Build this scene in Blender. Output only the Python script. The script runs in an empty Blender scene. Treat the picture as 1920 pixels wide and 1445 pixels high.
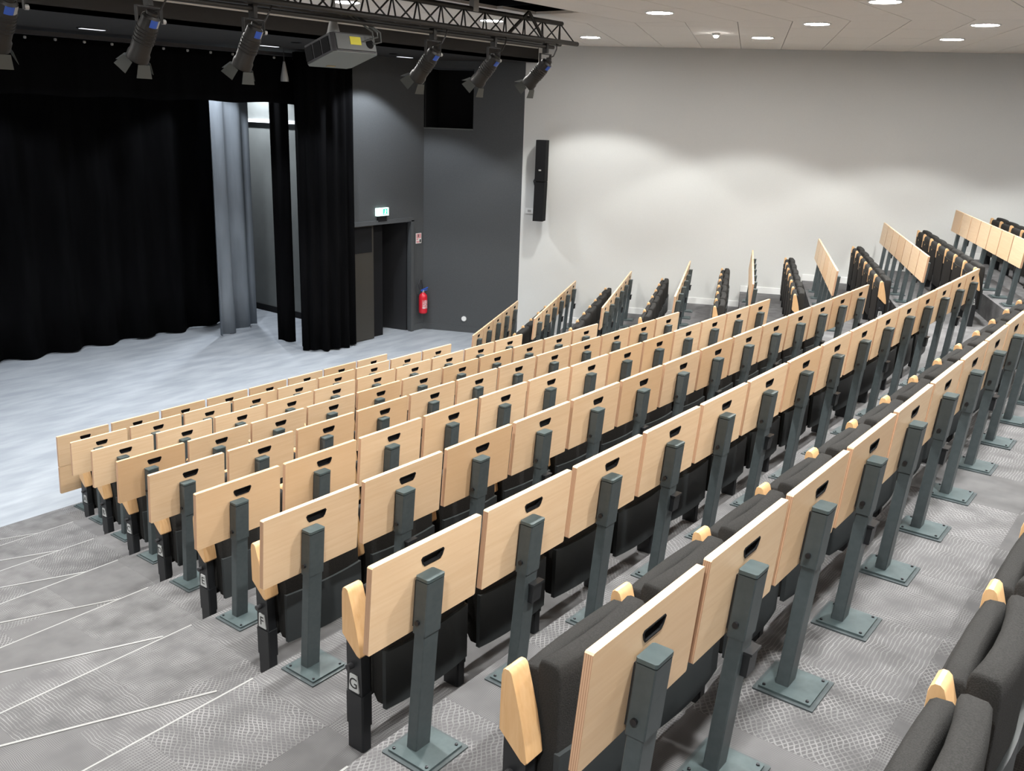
import bpy, bmesh, math, random
from mathutils import Vector, Matrix
random.seed(7)
S = bpy.context.scene
COL = S.collection

# ------------------------------------------------------------------ camera
YAW, PITCH, ROLL, FPX = 0.9242, -0.28824, 0.03417, 1725.6
CAMZ = 3.87
cam = bpy.data.cameras.new('camera'); camo = bpy.data.objects.new('camera', cam); COL.objects.link(camo)
fwd = Vector((math.sin(YAW)*math.cos(PITCH), math.cos(YAW)*math.cos(PITCH), math.sin(PITCH)))
rgt = Vector((math.cos(YAW), -math.sin(YAW), 0)); up = rgt.cross(fwd)
r2 = rgt*math.cos(ROLL)+up*math.sin(ROLL); u2 = up*math.cos(ROLL)-rgt*math.sin(ROLL)
M = Matrix((r2, u2, -fwd)).transposed().to_4x4(); M.translation = (0, 0, CAMZ)
camo.matrix_world = M
cam.sensor_width = 36; cam.lens = FPX/1920*36; cam.clip_start = 0.05; cam.clip_end = 100
S.camera = camo
# ------------------------------------------------------------------ world, exposure
w = bpy.data.worlds.new('world'); S.world = w; w.use_nodes = True
w.node_tree.nodes['Background'].inputs[0].default_value = (0.5, 0.52, 0.55, 1)
w.node_tree.nodes['Background'].inputs[1].default_value = 0.02
S.view_settings.view_transform = 'Standard'; S.view_settings.look = 'None'
S.view_settings.exposure = 0.0; S.view_settings.gamma = 1.0; S.view_settings.use_curve_mapping = False
P_HALL, P_STAGE = 335.0, 320.0            # watts per downlight
HALL_COL, STAGE_COL = (0.99, 1.0, 0.965), (0.88, 0.94, 1.0)

# ------------------------------------------------------------------ layout numbers (metres, stage floor = 0)
X0 = [3.9234, 3.6107, 3.3149, 3.0133, 2.7042, 2.3896, 2.0729, 1.7324, 1.4431]
YR = [8.3347, 7.4358, 6.5142, 5.6005, 4.6858, 3.7388, 2.7941, 1.8278, 0.8764]
ZR = [0.7957, 1.0459, 1.2885, 1.5281, 1.7733, 2.0290, 2.2872, 2.5529, 2.8025]
NP = [8+k for k in range(9)]
W, PW, PH, DH = 0.55, 0.515, 0.311, 0.78          # seat pitch, panel width/height, desk height
NOSE = [0.118]*8+[0.19]
FL = [z-DH for z in ZR]                           # floor on which desk row k stands (tier k+1)
A = 0.412; U = Vector((math.cos(A), math.sin(A))); V = Vector((-math.sin(A), math.cos(A)))   # side block axes
def rs(k):
    if k == 0: return Vector((9.884, 8.201)), 0.796
    p = Vector((9.996, 8.337))+k*(-0.157*U-0.966*V); return p, 0.857+0.261*k
NR = [5, 6, 6, 6, 6, 6, 7, 7]
FR = [rs(k)[1]-DH for k in range(9)]
WD = 15.72                                        # wall plane U.p = WD
WC = Vector((12.92, 9.69))                        # where the black paint ends and the white begins
WDIR = Vector((math.sin(A), -math.cos(A)))
CEIL, SCEIL, CEDGE = 4.94, 4.67, 9.5

# ------------------------------------------------------------------ materials
def mat(name, col, rough=0.6, metal=0.0, spec=0.5):
    m = bpy.data.materials.new(name); m.use_nodes = True; b = m.node_tree.nodes['Principled BSDF']
    b.inputs['Base Color'].default_value = (*col, 1); b.inputs['Roughness'].default_value = rough
    b.inputs['Metallic'].default_value = metal; b.inputs['Specular IOR Level'].default_value = spec
    return m
class NT:
    def __init__(s, m): s.t = m.node_tree; s.b = s.t.nodes['Principled BSDF']
    def n(s, typ, **kw):
        x = s.t.nodes.new(typ)
        for k, v in kw.items():
            if k.startswith('i_'): x.inputs[k[2:].replace('_', ' ')].default_value = v
            else: setattr(x, k, v)
        return x
    def l(s, a, b): s.t.links.new(a, b)
    def math(s, op, a, b=None, c=None):
        x = s.t.nodes.new('ShaderNodeMath'); x.operation = op
        for i, v in enumerate((a, b, c)):
            if v is None: continue
            if isinstance(v, (int, float)): x.inputs[i].default_value = v
            else: s.l(v, x.inputs[i])
        return x.outputs[0]
    def mix(s, f, a, b):
        x = s.t.nodes.new('ShaderNodeMix'); x.data_type = 'RGBA'
        for i, v in ((0, f), (6, a), (7, b)):
            if isinstance(v, (int, float)): x.inputs[i].default_value = v
            elif isinstance(v, tuple): x.inputs[i].default_value = (*v, 1)
            else: s.l(v, x.inputs[i])
        return x.outputs[2]
def noise_mat(name, c1, c2, scale=(4, 4, 4), rough=0.7, detail=4, coord='Object', bump=0.0, spec=0.4):
    m = mat(name, c1, rough, spec=spec); t = NT(m)
    tc = t.n('ShaderNodeTexCoord'); mp = t.n('ShaderNodeMapping'); mp.inputs['Scale'].default_value = scale
    nz = t.n('ShaderNodeTexNoise'); nz.inputs['Detail'].default_value = detail; nz.inputs['Scale'].default_value = 1
    t.l(tc.outputs[coord], mp.inputs[0]); t.l(mp.outputs[0], nz.inputs[0])
    mr = t.n('ShaderNodeMapRange'); mr.inputs[1].default_value = .35; mr.inputs[2].default_value = .65; t.l(nz.outputs[0], mr.inputs[0])
    t.l(t.mix(mr.outputs[0], c1, c2), t.b.inputs['Base Color'])
    if bump:
        bp = t.n('ShaderNodeBump'); bp.inputs['Strength'].default_value = bump; bp.inputs['Distance'].default_value = .01
        t.l(nz.outputs[0], bp.inputs['Height']); t.l(bp.outputs[0], t.b.inputs['Normal'])
    return m
def beech(name, c1, c2, c3, grain=(3, 60, 60), tint=True):
    m = mat(name, c1, 0.42); t = NT(m)
    tc = t.n('ShaderNodeTexCoord'); oi = t.n('ShaderNodeObjectInfo'); ad = t.n('ShaderNodeVectorMath', operation='ADD')
    sc = t.n('ShaderNodeVectorMath', operation='SCALE'); sc.inputs[3].default_value = 37.0
    cb = t.n('ShaderNodeCombineXYZ'); t.l(oi.outputs['Random'], cb.inputs[0]); t.l(oi.outputs['Random'], cb.inputs[2]); t.l(cb.outputs[0], sc.inputs[0])
    t.l(tc.outputs['Object'], ad.inputs[0]); t.l(sc.outputs[0], ad.inputs[1])
    mp = t.n('ShaderNodeMapping'); mp.inputs['Scale'].default_value = grain; t.l(ad.outputs[0], mp.inputs[0])
    nz = t.n('ShaderNodeTexNoise'); nz.inputs['Scale'].default_value = 1; nz.inputs['Detail'].default_value = 5; nz.inputs['Distortion'].default_value = .6
    t.l(mp.outputs[0], nz.inputs[0])
    mr = t.n('ShaderNodeMapRange'); mr.inputs[1].default_value = .3; mr.inputs[2].default_value = .7; t.l(nz.outputs[0], mr.inputs[0])
    base = t.mix(mr.outputs[0], c1, c2)
    if tint:
        p = t.math('POWER', oi.outputs['Random'], 2.6)
        base = t.mix(t.math('MULTIPLY', p, .75), base, c3)
    t.l(base, t.b.inputs['Base Color']); return m
M_PANEL = beech('beech_veneer', (.72, .53, .35), (.66, .465, .29), (.60, .375, .20))
M_ARM = beech('beech_solid', (.70, .45, .235), (.62, .365, .17), (.66, .40, .2), (60, 60, 6))
def ply():
    m = mat('plywood_edge', (.42, .25, .15), .55); t = NT(m); tc = t.n('ShaderNodeTexCoord'); sp = t.n('ShaderNodeSeparateXYZ')
    t.l(tc.outputs['Object'], sp.inputs[0]); s = t.math('SINE', t.math('MULTIPLY', t.math('MULTIPLY_ADD', sp.outputs[2], .075, sp.outputs[1]), 1150.))
    f = t.math('MULTIPLY_ADD', s, .5, .5); t.l(t.mix(f, (.36, .19, .11), (.58, .38, .24)), t.b.inputs['Base Color']); return m
M_PLY = ply()
M_POST = noise_mat('slate_powder_coat', (.050, .062, .066), (.060, .072, .076), (40, 40, 40), .42)
M_PLATE = noise_mat('slate_base_plate', (.056, .076, .079), (.068, .090, .094), (30, 30, 30), .45)
M_DKMET = mat('black_metal', (.012, .013, .015), .42)
M_SHELL = mat('black_back_shell', (.030, .034, .036), .45)
def fabric(name, c, c2):
    m = noise_mat(name, c, c2, (260, 260, 260), .95, 2, bump=.25, spec=.15)
    m.node_tree.nodes['Principled BSDF'].inputs['Sheen Weight'].default_value = .0
    return m
M_FAB = fabric('black_wool', (.023, .0222, .0215), (.034, .033, .032))
M_UNDER = mat('black_seat_board', (.017, .0155, .0150), .8, spec=.2)
M_BOLT = mat('steel_bolt', (.05, .05, .055), .35, .8)
M_CHROME = mat('steel_foot', (.22, .23, .24), .2, .9)
M_BRASS = mat('brass_dot', (.42, .30, .12), .35, .6)
M_PLAQUE = mat('silver_plaque', (.50, .51, .51), .5)
M_INK = mat('plaque_ink', (.02, .02, .02), .6)
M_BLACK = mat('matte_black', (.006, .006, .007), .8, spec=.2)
M_VELVET = noise_mat('black_velvet', (.0018, .0018, .0021), (.0032, .0032, .0037), (6, 6, 1), 1.0, spec=.05)
M_LITCUR = noise_mat('lit_stage_cloth', (.17, .19, .215), (.22, .245, .275), (5, 5, 1), .9, spec=.2)  # strong stage light on black cloth, put into this paler grey
M_BWALL = noise_mat('black_wall_paint', (.056, .060, .064), (.063, .067, .071), (60, 60, 60), .75, bump=.05)
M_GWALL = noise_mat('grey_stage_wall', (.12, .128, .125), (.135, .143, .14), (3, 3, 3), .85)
M_WWALL = noise_mat('white_wall_paint', (.575, .577, .565), (.59, .592, .58), (80, 80, 80), .8, bump=.04)
M_TILE = noise_mat('ceiling_tile', (.82, .77, .71), (.85, .80, .74), (90, 90, 90), .9)
M_BAND = mat('white_trim', (.62, .60, .57), .6)
M_BASEB = mat('white_baseboard', (.72, .72, .71), .5)
M_WHITE = mat('white_plastic', (.75, .75, .74), .4)
M_NOSE = mat('pale_nosing', (.26, .26, .255), .5)
M_RED = mat('extinguisher_red', (.55, .015, .03), .3)
M_BLUE = mat('blue_label', (.03, .09, .42), .4)
M_YEL = mat('yellow_sticker', (.75, .68, .03), .5)
M_GREYPL = mat('grey_casing', (.11, .12, .12), .45)
M_GREYD = mat('dark_casing', (.03, .03, .034), .5)
M_PALEMET = mat('pale_metal', (.42, .42, .41), .45, .3)
M_PINK = mat('red_white_print', (.62, .30, .31), .5)
def emit(name, col, st):
    m = mat(name, col); b = m.node_tree.nodes['Principled BSDF']
    b.inputs['Emission Color'].default_value = (*col, 1); b.inputs['Emission Strength'].default_value = st; return m
M_LAMP = emit('lamp_diffuser', (1, .98, .95), 120.0)
M_SLAMP = emit('stage_slot_lamp', (.9, .93, 1.0), 1.2)
M_EXIT = emit('exit_panel', (.72, 1.0, .90), 1.5)
M_EXITG = emit('exit_green', (.05, .62, .36), .8)
def stage_floor():
    m = noise_mat('stage_vinyl', (.235, .255, .285), (.315, .335, .365), (1.6, 5.5, 3), .5, 8, bump=.02); return m
M_STAGE = stage_floor()
def carpet(name, per_object):
    m = mat(name, (.2, .2, .2), .95, spec=.1); t = NT(m); tc = t.n('ShaderNodeTexCoord')
    if per_object:
        oi = t.n('ShaderNodeObjectInfo'); rnd = oi.outputs['Random']; co = tc.outputs['Object']
    else:
        sn = t.n('ShaderNodeVectorMath', operation='SNAP'); sn.inputs[1].default_value = (.5, .47, 3); t.l(tc.outputs['Object'], sn.inputs[0])
        wn = t.n('ShaderNodeTexWhiteNoise'); t.l(sn.outputs[0], wn.inputs[0]); rnd = wn.outputs[0]; co = tc.outputs['Object']
    r2 = t.math('FRACT', t.math('MULTIPLY', rnd, 7.31)); r3 = t.math('FRACT', t.math('MULTIPLY', rnd, 23.7))
    sp = t.n('ShaderNodeSeparateXYZ'); t.l(co, sp.inputs[0])
    nz = t.n('ShaderNodeTexNoise'); nz.inputs['Scale'].default_value = 9; nz.inputs['Detail'].default_value = 2; t.l(co, nz.inputs[0])
    wob = t.math('MULTIPLY', t.math('SUBTRACT', nz.outputs[0], .5), .032)
    X = t.math('ADD', sp.outputs[0], wob); Y = t.math('ADD', sp.outputs[1], t.math('MULTIPLY', wob, -1.))
    flip = t.math('GREATER_THAN', r3, .5)
    def sel(a, b): return t.math('ADD', t.math('MULTIPLY', a, t.math('SUBTRACT', 1., flip)), t.math('MULTIPLY', b, flip))
    P, Q = sel(X, Y), sel(Y, X)
    def lines(v, freq, wd):
        s = t.math('SINE', t.math('MULTIPLY', v, freq)); return t.n_mr(s, wd)
    def mr(s, a, b):
        x = t.n('ShaderNodeMapRange'); x.inputs[1].default_value = a; x.inputs[2].default_value = b; t.l(s, x.inputs[0]); return x.outputs[0]
    def ln(v, freq, a=.55, b=.95): return mr(t.math('SINE', t.math('MULTIPLY', v, freq)), a, b)
    fine = t.math('MULTIPLY', ln(P, 900., .0, .9), .6)
    grid = t.math('MAXIMUM', ln(P, 430., .35, .95), t.math('MULTIPLY', ln(Q, 640., .3, .95), .8))
    d1 = t.math('ADD', t.math('MULTIPLY', P, .85), t.math('MULTIPLY', Q, .5)); d2 = t.math('SUBTRACT', t.math('MULTIPLY', P, .8), t.math('MULTIPLY', Q, .62))
    hatch = t.math('MAXIMUM', ln(d1, 390., .4, .96), ln(d2, 350., .4, .96))
    s1 = t.math('GREATER_THAN', r2, .33); s2 = t.math('GREATER_THAN', r2, .68)
    v = t.math('ADD', t.math('MULTIPLY', fine, t.math('SUBTRACT', 1., s1)), t.math('ADD', t.math('MULTIPLY', grid, t.math('SUBTRACT', s1, s2)), t.math('MULTIPLY', hatch, s2)))
    n2 = t.n('ShaderNodeTexNoise'); n2.inputs['Scale'].default_value = 7; t.l(co, n2.inputs[0])
    v = t.math('MULTIPLY', v, mr(n2.outputs[0], .3, .62))
    base = t.mix(rnd, (.090, .088, .090), (.108, .105, .108))
    t.l(t.mix(v, base, (.205, .20, .203)), t.b.inputs['Base Color']); return m
M_CARP = carpet('carpet_tile', True); M_CARPW = carpet('carpet_field', False)

# ------------------------------------------------------------------ mesh building
class MB:
    def __init__(s): s.v = []; s.f = []; s.mi = []
    def add(s, vs, fs, m=0):
        o = len(s.v); s.v += [tuple(v) for v in vs]
        for f in fs: s.f.append([o+i for i in f]); s.mi.append(m)
    def box(s, a, b, m=0):
        x0, y0, z0 = a; x1, y1, z1 = b
        s.add([(x0, y0, z0), (x1, y0, z0), (x1, y1, z0), (x0, y1, z0), (x0, y0, z1), (x1, y0, z1), (x1, y1, z1), (x0, y1, z1)],
              [(0, 3, 2, 1), (4, 5, 6, 7), (0, 1, 5, 4), (1, 2, 6, 5), (2, 3, 7, 6), (3, 0, 4, 7)], m); return s
    def obox(s, c, ax, ay, az, m=0):               # centre and three half-axes
        c, ax, ay, az = map(Vector, (c, ax, ay, az))
        vs = [c+i*ax+j*ay+k*az for k in (-1, 1) for (i, j) in ((-1, -1), (1, -1), (1, 1), (-1, 1))]
        s.add(vs, [(0, 3, 2, 1), (4, 5, 6, 7), (0, 1, 5, 4), (1, 2, 6, 5), (2, 3, 7, 6), (3, 0, 4, 7)], m); return s
    def prism_x(s, prof, x0, x1, m=0, msides=None):  # closed (y,z) profile along x
        n = len(prof); vs = [(x0, y, z) for y, z in prof]+[(x1, y, z) for y, z in prof]
        s.add(vs, [(i, (i+1) % n, n+(i+1) % n, n+i) for i in range(n)], m)
        s.add(vs[:n], [tuple(range(n))[::-1]], m if msides is None else msides); s.add(vs[n:], [tuple(range(n))], m if msides is None else msides); return s
    def prism_z(s, poly, z0, z1, m=0):
        n = len(poly); vs = [(x, y, z0) for x, y in poly]+[(x, y, z1) for x, y in poly]
        s.add(vs, [(i, (i+1) % n, n+(i+1) % n, n+i) for i in range(n)]+[tuple(range(n))[::-1], tuple(range(n, 2*n))], m); return s
    def loft(s, rings, m=0, caps=True):
        n = len(rings[0]); vs = [p for r in rings for p in r]; fs = []
        for k in range(len(rings)-1):
            for i in range(n): fs.append((k*n+i, k*n+(i+1) % n, (k+1)*n+(i+1) % n, (k+1)*n+i))
        if caps: fs += [tuple(range(n))[::-1], tuple(range((len(rings)-1)*n, len(rings)*n))]
        s.add(vs, fs, m); return s
    def tube(s, p, q, r, seg=10, m=0, r2=None):
        p, q = Vector(p), Vector(q); d = (q-p).normalized(); a = d.orthogonal().normalized(); b = d.cross(a); r2 = r if r2 is None else r2
        R = lambda c, rr: [c+rr*(math.cos(t)*a+math.sin(t)*b) for t in [2*math.pi*i/seg for i in range(seg)]]
        return s.loft([R(p, r), R(q, r2)], m)
    def path(s, pts, r, seg=8, m=0):
        pts = [Vector(p) for p in pts]; rings = []; a = None
        for i, p in enumerate(pts):
            d = (pts[min(i+1, len(pts)-1)]-pts[max(i-1, 0)]).normalized()
            a = d.orthogonal().normalized() if a is None else (a-d*a.dot(d)).normalized()
            b = d.cross(a); rings.append([p+r*(math.cos(t)*a+math.sin(t)*b) for t in [2*math.pi*k/seg for k in range(seg)]])
        return s.loft(rings, m)
    def lathe(s, prof, c=(0, 0, 0), seg=16, m=0):
        c = Vector(c); return s.loft([[c+Vector((r*math.cos(2*math.pi*i/seg), r*math.sin(2*math.pi*i/seg), z)) for i in range(seg)] for r, z in prof], m)
    def mesh(s, name, mats, smooth=None):
        me = bpy.data.meshes.new(name); me.from_pydata(s.v, [], s.f); me.update()
        for m in (mats if isinstance(mats, (list, tuple)) else [mats]): me.materials.append(m)
        me.polygons.foreach_set('material_index', s.mi)
        bm = bmesh.new(); bm.from_mesh(me); bmesh.ops.recalc_face_normals(bm, faces=bm.faces); bm.to_mesh(me); bm.free()
        if smooth:
            me.shade_smooth(); me.set_sharp_from_angle(angle=math.radians(smooth))
        return me
def obj(name, me, parent=None, loc=None, rz=0):
    o = bpy.data.objects.new(name, me); COL.objects.link(o)
    if parent: o.parent = parent
    if loc is not None: o.location = loc
    if rz: o.rotation_euler.z = rz
    return o
def tag(o, label, cat, group=None):
    o['label'] = label; o['category'] = cat
    if group: o['group'] = group
    return o
def thing(name, label, cat, loc=(0, 0, 0), rz=0, group=None):
    o = bpy.data.objects.new(name, None); o.empty_display_size = .1; COL.objects.link(o); o.location = loc; o.rotation_euler.z = rz
    return tag(o, label, cat, group)
def struct(name, me, label=None, parent=None):
    o = obj(name, me, parent)
    if parent is None: o['kind'] = 'structure'
    if label: o['label'] = label
    return o
ORD = ['first', 'second', 'third', 'fourth', 'fifth', 'sixth', 'seventh', 'eighth', 'ninth', 'tenth', 'eleventh', 'twelfth', 'thirteenth', 'fourteenth', 'fifteenth', 'sixteenth']

# ------------------------------------------------------------------ room: stage floor, tiers
struct('floor', MB().box((-8, 7.0, -.3), (13.4, 18, 0)).mesh('stage_floor', M_STAGE), 'blue grey mottled stage floor')
def polyline(k):                                   # nosing of the tier on which desk row k stands
    xe = X0[k]+(NP[k]-1)*W+PW
    a = Vector((-7., YR[k]+NOSE[k])); b = Vector((xe+.3, YR[k]+NOSE[k]))
    p, z = rs(k); c = p-.35*U+.118*V; d = c+U*(WD-U.dot(c))
    return [a, b, c, d], [FL[k], FL[k], FR[k], FR[k]]
lines = [polyline(k) for k in range(9)]
y9 = -.02
lines.append(([Vector((-7, y9)), Vector((10.9, y9)), Vector((11.3, .5)), Vector((11.3, .5))+U*(WD-U.dot(Vector((11.3, .5))))], [FL[8]+.25]*2+[FR[8]+.25]*2))
lines.append(([Vector((-7, -5)), Vector((11, -5)), Vector((13, -5)), Vector((19.3, -5))], None))
tiers = []
for j in range(10):
    mb = MB(); L, z = lines[j]; N = lines[j+1][0]
    for i in range(3):
        a, b, c, d = L[i], L[i+1], N[i+1], N[i]
        mb.add([(*a, z[i]), (*b, z[i+1]), (*c, z[i+1]), (*d, z[i])], [(0, 3, 2, 1)])
        mb.add([(*a, -.25), (*b, -.25), (*b, z[i+1]), (*a, z[i])], [(0, 1, 2, 3)])
    me = MB.mesh(mb, 'tier', M_CARPW)
    tiers.append(struct('floor', me, 'grey carpeted seating tier'))
# carpet tiles on the treads that show, pale nosing strips in the aisle
def tile_mesh(w_, d_):
    g = .0002; return MB().box((g, g, -.004), (w_-g, d_-g, .002)).mesh('carpet_tile', M_CARP)
for j in range(10):
    yf = lines[j][0][0].y; yb = lines[j+1][0][0].y; z = FL[j] if j < 9 else FL[8]+.25
    if j == 9: continue
    d = (yf-yb)/2; tm = tile_mesh(.5, d)
    xl = X0[j]-.5*math.ceil(1.6/.5)
    xr = xl+.5*(5 if j < 4 else (16 if j < 8 else 13))
    x = xl
    while x < xr-.01:
        for r in range(2): obj('carpet_tile', tm, tiers[j], (x, yf-(r+1)*d, z))
        x += .5
    if 1 <= j <= 8:
        obj('nosing_strip', MB().box((-3, yf-.007, z-.006), (X0[j]+.01, yf+.002, z+.003)).mesh('nosing_strip', M_NOSE), tiers[j])
for k in range(1, 8):                              # half steps in the aisle, turned by 24 degrees
    yf = YR[k]+NOSE[k]; z = FL[k]-.125; e = Vector((X0[k]-.035, yf+.205)); d = Vector((-math.cos(.419), math.sin(.419)))
    q = e+d*1.9
    me = MB().prism_z([(e.x, yf), (e.x, e.y), (q.x, q.y), (q.x-.6, yf)], z-.3, z).mesh('half_step', M_CARPW)
    o = struct('floor', me, 'wedge shaped half step in the carpeted aisle')
    n = Vector((d.y, -d.x)); b0 = e-.028*Vector((math.sin(.419), math.cos(.419)))
    c = (e+q)/2-.012*Vector((math.sin(.419), math.cos(.419)))
    obj('nosing_strip', MB().obox((c.x, c.y, z), (d.x*.95, d.y*.95, 0), (math.sin(.419)*.006, math.cos(.419)*.006, 0), (0, 0, .004)).mesh('nosing_strip', M_NOSE), o)

# ------------------------------------------------------------------ room: walls
def wall_seg(s0, s1, z0, z1, th=.2, off=0.0, mb=None):
    mb = mb or MB(); a = WC+WDIR*s0+U*off; b = WC+WDIR*s1+U*off; c = b+U*th; d = a+U*th
    return mb.prism_z([tuple(a), tuple(b), tuple(c), tuple(d)], z0, z1)
struct('wall_right', wall_seg(0, 16.5, -.3, 5.3).mesh('wall_right', M_WWALL), 'white side wall')
mb = wall_seg(-1.777, 0, -.3, 3.56); wall_seg(-.89, 0, 3.56, 5.3, mb=mb); wall_seg(-1.777, -.89, 4.55, 5.3, mb=mb)
wb = struct('wall_stage_side', mb.mesh('wall_stage_side', M_BWALL), 'matte black wall beside the stage with a high dark opening')
ln_ = wall_seg(-1.777, -.89, 3.56, 4.55, .03, .75); wall_seg(-1.79, -1.765, 3.56, 4.55, .75, -.004, ln_); wall_seg(-.90, -.875, 3.56, 4.55, .75, .002, ln_)  # black sheets inside the opening stand in for its unlit void
obj('opening_shade', ln_.mesh('opening_shade', M_BLACK), wb)
obj('opening_sill', wall_seg(-1.777, -.89, 3.552, 3.572, .3, -.012).mesh('opening_sill', M_GWALL), wb)
mb = MB().box((10.0, 11.32, 2.0), (12.25, 11.5, 5.3)); mb.box((11.90, 11.32, -.3), (12.4, 11.5, 2.0)); mb.box((9.9, 11.32, -.3), (10.40, 11.5, 2.0))
struct('wall_stage_door', mb.mesh('wall_stage_door', M_BWALL), 'matte black stage wall around the doorway')
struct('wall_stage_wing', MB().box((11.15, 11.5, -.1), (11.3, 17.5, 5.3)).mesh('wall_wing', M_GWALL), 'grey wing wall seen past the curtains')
struct('wall_corridor', MB().box((11.03, 11.47, 0), (11.33, 11.499, 2.3)).box((11.3, 12.9, -.1), (14.5, 13.0, 2.6)).box((11.3, 11.5, 2.3), (14.5, 13, 2.35)).box((13.2, 11.5, 0), (13.3, 13, 2.3)).mesh('wall_corridor', M_BLACK), 'dark corridor behind the doorway')  # first box: black plate added over the wing wall end to darken the doorway
struct('wall_back', MB().box((-8, -5.2, -.3), (20, -5, 5.3)).mesh('wall_back', M_WWALL))
mb = MB(); mb.add([(-1.3, 9.7, -.3), (-7.4, -5.2, -.3), (-7.4, -5.2, 5.3), (-1.3, 9.7, 5.3)], [(0, 1, 2, 3)])
struct('wall_left', mb.mesh('wall_left', M_WWALL))
mb = MB(); mb.add([(-1.3, 9.7, -.3), (-.6, 11.3, -.3), (-.6, 11.3, 5.3), (-1.3, 9.7, 5.3)], [(0, 1, 2, 3)]); mb.box((-.7, 11.3, -.3), (-.5, 17.6, 5.3))
struct('wall_stage_left', mb.mesh('wall_stage_left', M_BWALL))
struct('wall_stage_rear', MB().box((-1, 17.5, -.3), (13, 17.7, 5.3)).mesh('wall_stage_rear', M_BWALL))
# baseboards
for j in range(1, 9):
    a, b = lines[j][0][3], lines[j+1][0][3]
    s0, s1 = (a-WC).dot(WDIR), (b-WC).dot(WDIR)
    struct('baseboard_right', wall_seg(s0, s1, FR[j]-.02, FR[j]+.10, .015, -.015).mesh('baseboard', M_BASEB), 'white skirting board')
s1 = (lines[1][0][3]-WC).dot(WDIR)
struct('baseboard_right', wall_seg(0, s1, 0, FR[0]+.10, .015, -.015).mesh('baseboard', M_BASEB), 'white skirting board')
struct('baseboard_stage', wall_seg(-1.79, 0, 0, .11, .015, -.015).mesh('baseboard', M_BWALL), 'black skirting board')
struct('baseboard_stage', MB().box((11.93, 11.305, 0), (12.22, 11.32, .11)).mesh('baseboard', M_BWALL), 'black skirting board')
struct('baseboard_stage', MB().box((11.135, 11.6, 0), (11.15, 17, .12)).mesh('baseboard', M_BLACK), 'black skirting board')
# door
fr = struct('trim_1', MB().box((11.86, 11.285, 0), (11.93, 11.36, 2.0)).box((10.36, 11.285, 1.98), (11.93, 11.36, 2.05)).box((10.36, 11.285, 0), (10.42, 11.36, 2.0)).mesh('door_frame', M_BWALL), 'dark frame of the stage doorway')
dl = struct('door_1', MB().box((10.43, 11.37, .01), (11.02, 11.42, 1.98)).mesh('door_leaf', mat('door_brown_black', (.030, .027, .022), .5)), 'closed dark leaf of the stage doorway')
obj('glazed_top', MB().box((10.50, 11.362, 1.52), (10.98, 11.37, 1.95)).mesh('leaf_top_panel', M_BLACK), dl)
d2 = struct('door_2', MB().obox((11.80, 11.78, 1.0), (-.085, .36, 0), (.02, .005, 0), (0, 0, .99)).mesh('door_leaf_open', mat('door_black', (.016, .016, .018), .5)), 'open dark leaf swung into the corridor')
obj('handle', MB().tube((11.69, 11.98, 1.0), (11.68, 12.07, 1.0), .012).mesh('door_handle', M_PALEMET), d2)

# ------------------------------------------------------------------ room: ceiling
def clip(poly, n, d):                              # keep n.p <= d
    out = []
    for i in range(len(poly)):
        a, b = Vector(poly[i]), Vector(poly[(i+1) % len(poly)]); da, db = n.dot(a)-d, n.dot(b)-d
        if da <= 0: out.append(a)
        if (da < 0 < db) or (db < 0 < da): out.append(a+(b-a)*(da/(da-db)))
    return out
FN, FD = Vector((.979, .2045)), 11.2
ceil = struct('ceiling', MB().box((-8, -5.2, 5.32), (20, CEDGE, 5.4)).mesh('ceiling_void', M_BLACK), 'suspended ceiling of beige mineral tiles')
HX0, HX1, HY0, HY1 = 2.0, 8.40, 6.10, 6.72         # slot above the truss
g = .004
def tile(poly):
    if len(poly) < 3: return
    ar = sum(poly[i].x*poly[(i+1) % len(poly)].y-poly[(i+1) % len(poly)].x*poly[i].y for i in range(len(poly)))/2
    if abs(ar) < .004: return
    obj('ceiling_tile', MB().prism_z([tuple(p) for p in poly], CEIL, CEIL+.03).mesh('ceiling_tile', M_TILE), ceil)
def grid(org, ex, ey, nx, ny, keep, lx=1.2, ly=.6):
    for i in range(nx):
        for j in range(ny):
            p = org+ex*(lx*i)+ey*(ly*j)
            q = [p+ex*g+ey*g, p+ex*(lx-g)+ey*g, p+ex*(lx-g)+ey*(ly-g), p+ex*g+ey*(ly-g)]
            keep(q)
def keep_main(q):
    q = clip(q, FN, FD-.003)
    if len(q) < 3: return
    q = clip(q, Vector((0, 1)), CEDGE)
    if len(q) < 3: return
    c = sum(q, Vector((0, 0)))/len(q)
    if HY0 < c.y < HY1 and c.x < HX1: return
    if HY0-.6 < c.y < HY1+.6 and c.x-.7 < HX1:
        lo = clip(q, Vector((0, 1)), HY0); hi = clip(q, Vector((0, -1)), -HY1); mid = clip(clip(clip(q, Vector((0, -1)), -HY0), Vector((0, 1)), HY1), Vector((-1, 0)), -HX1)
        for r in (lo, hi, mid): tile(r)
        return
    tile(q)
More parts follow.
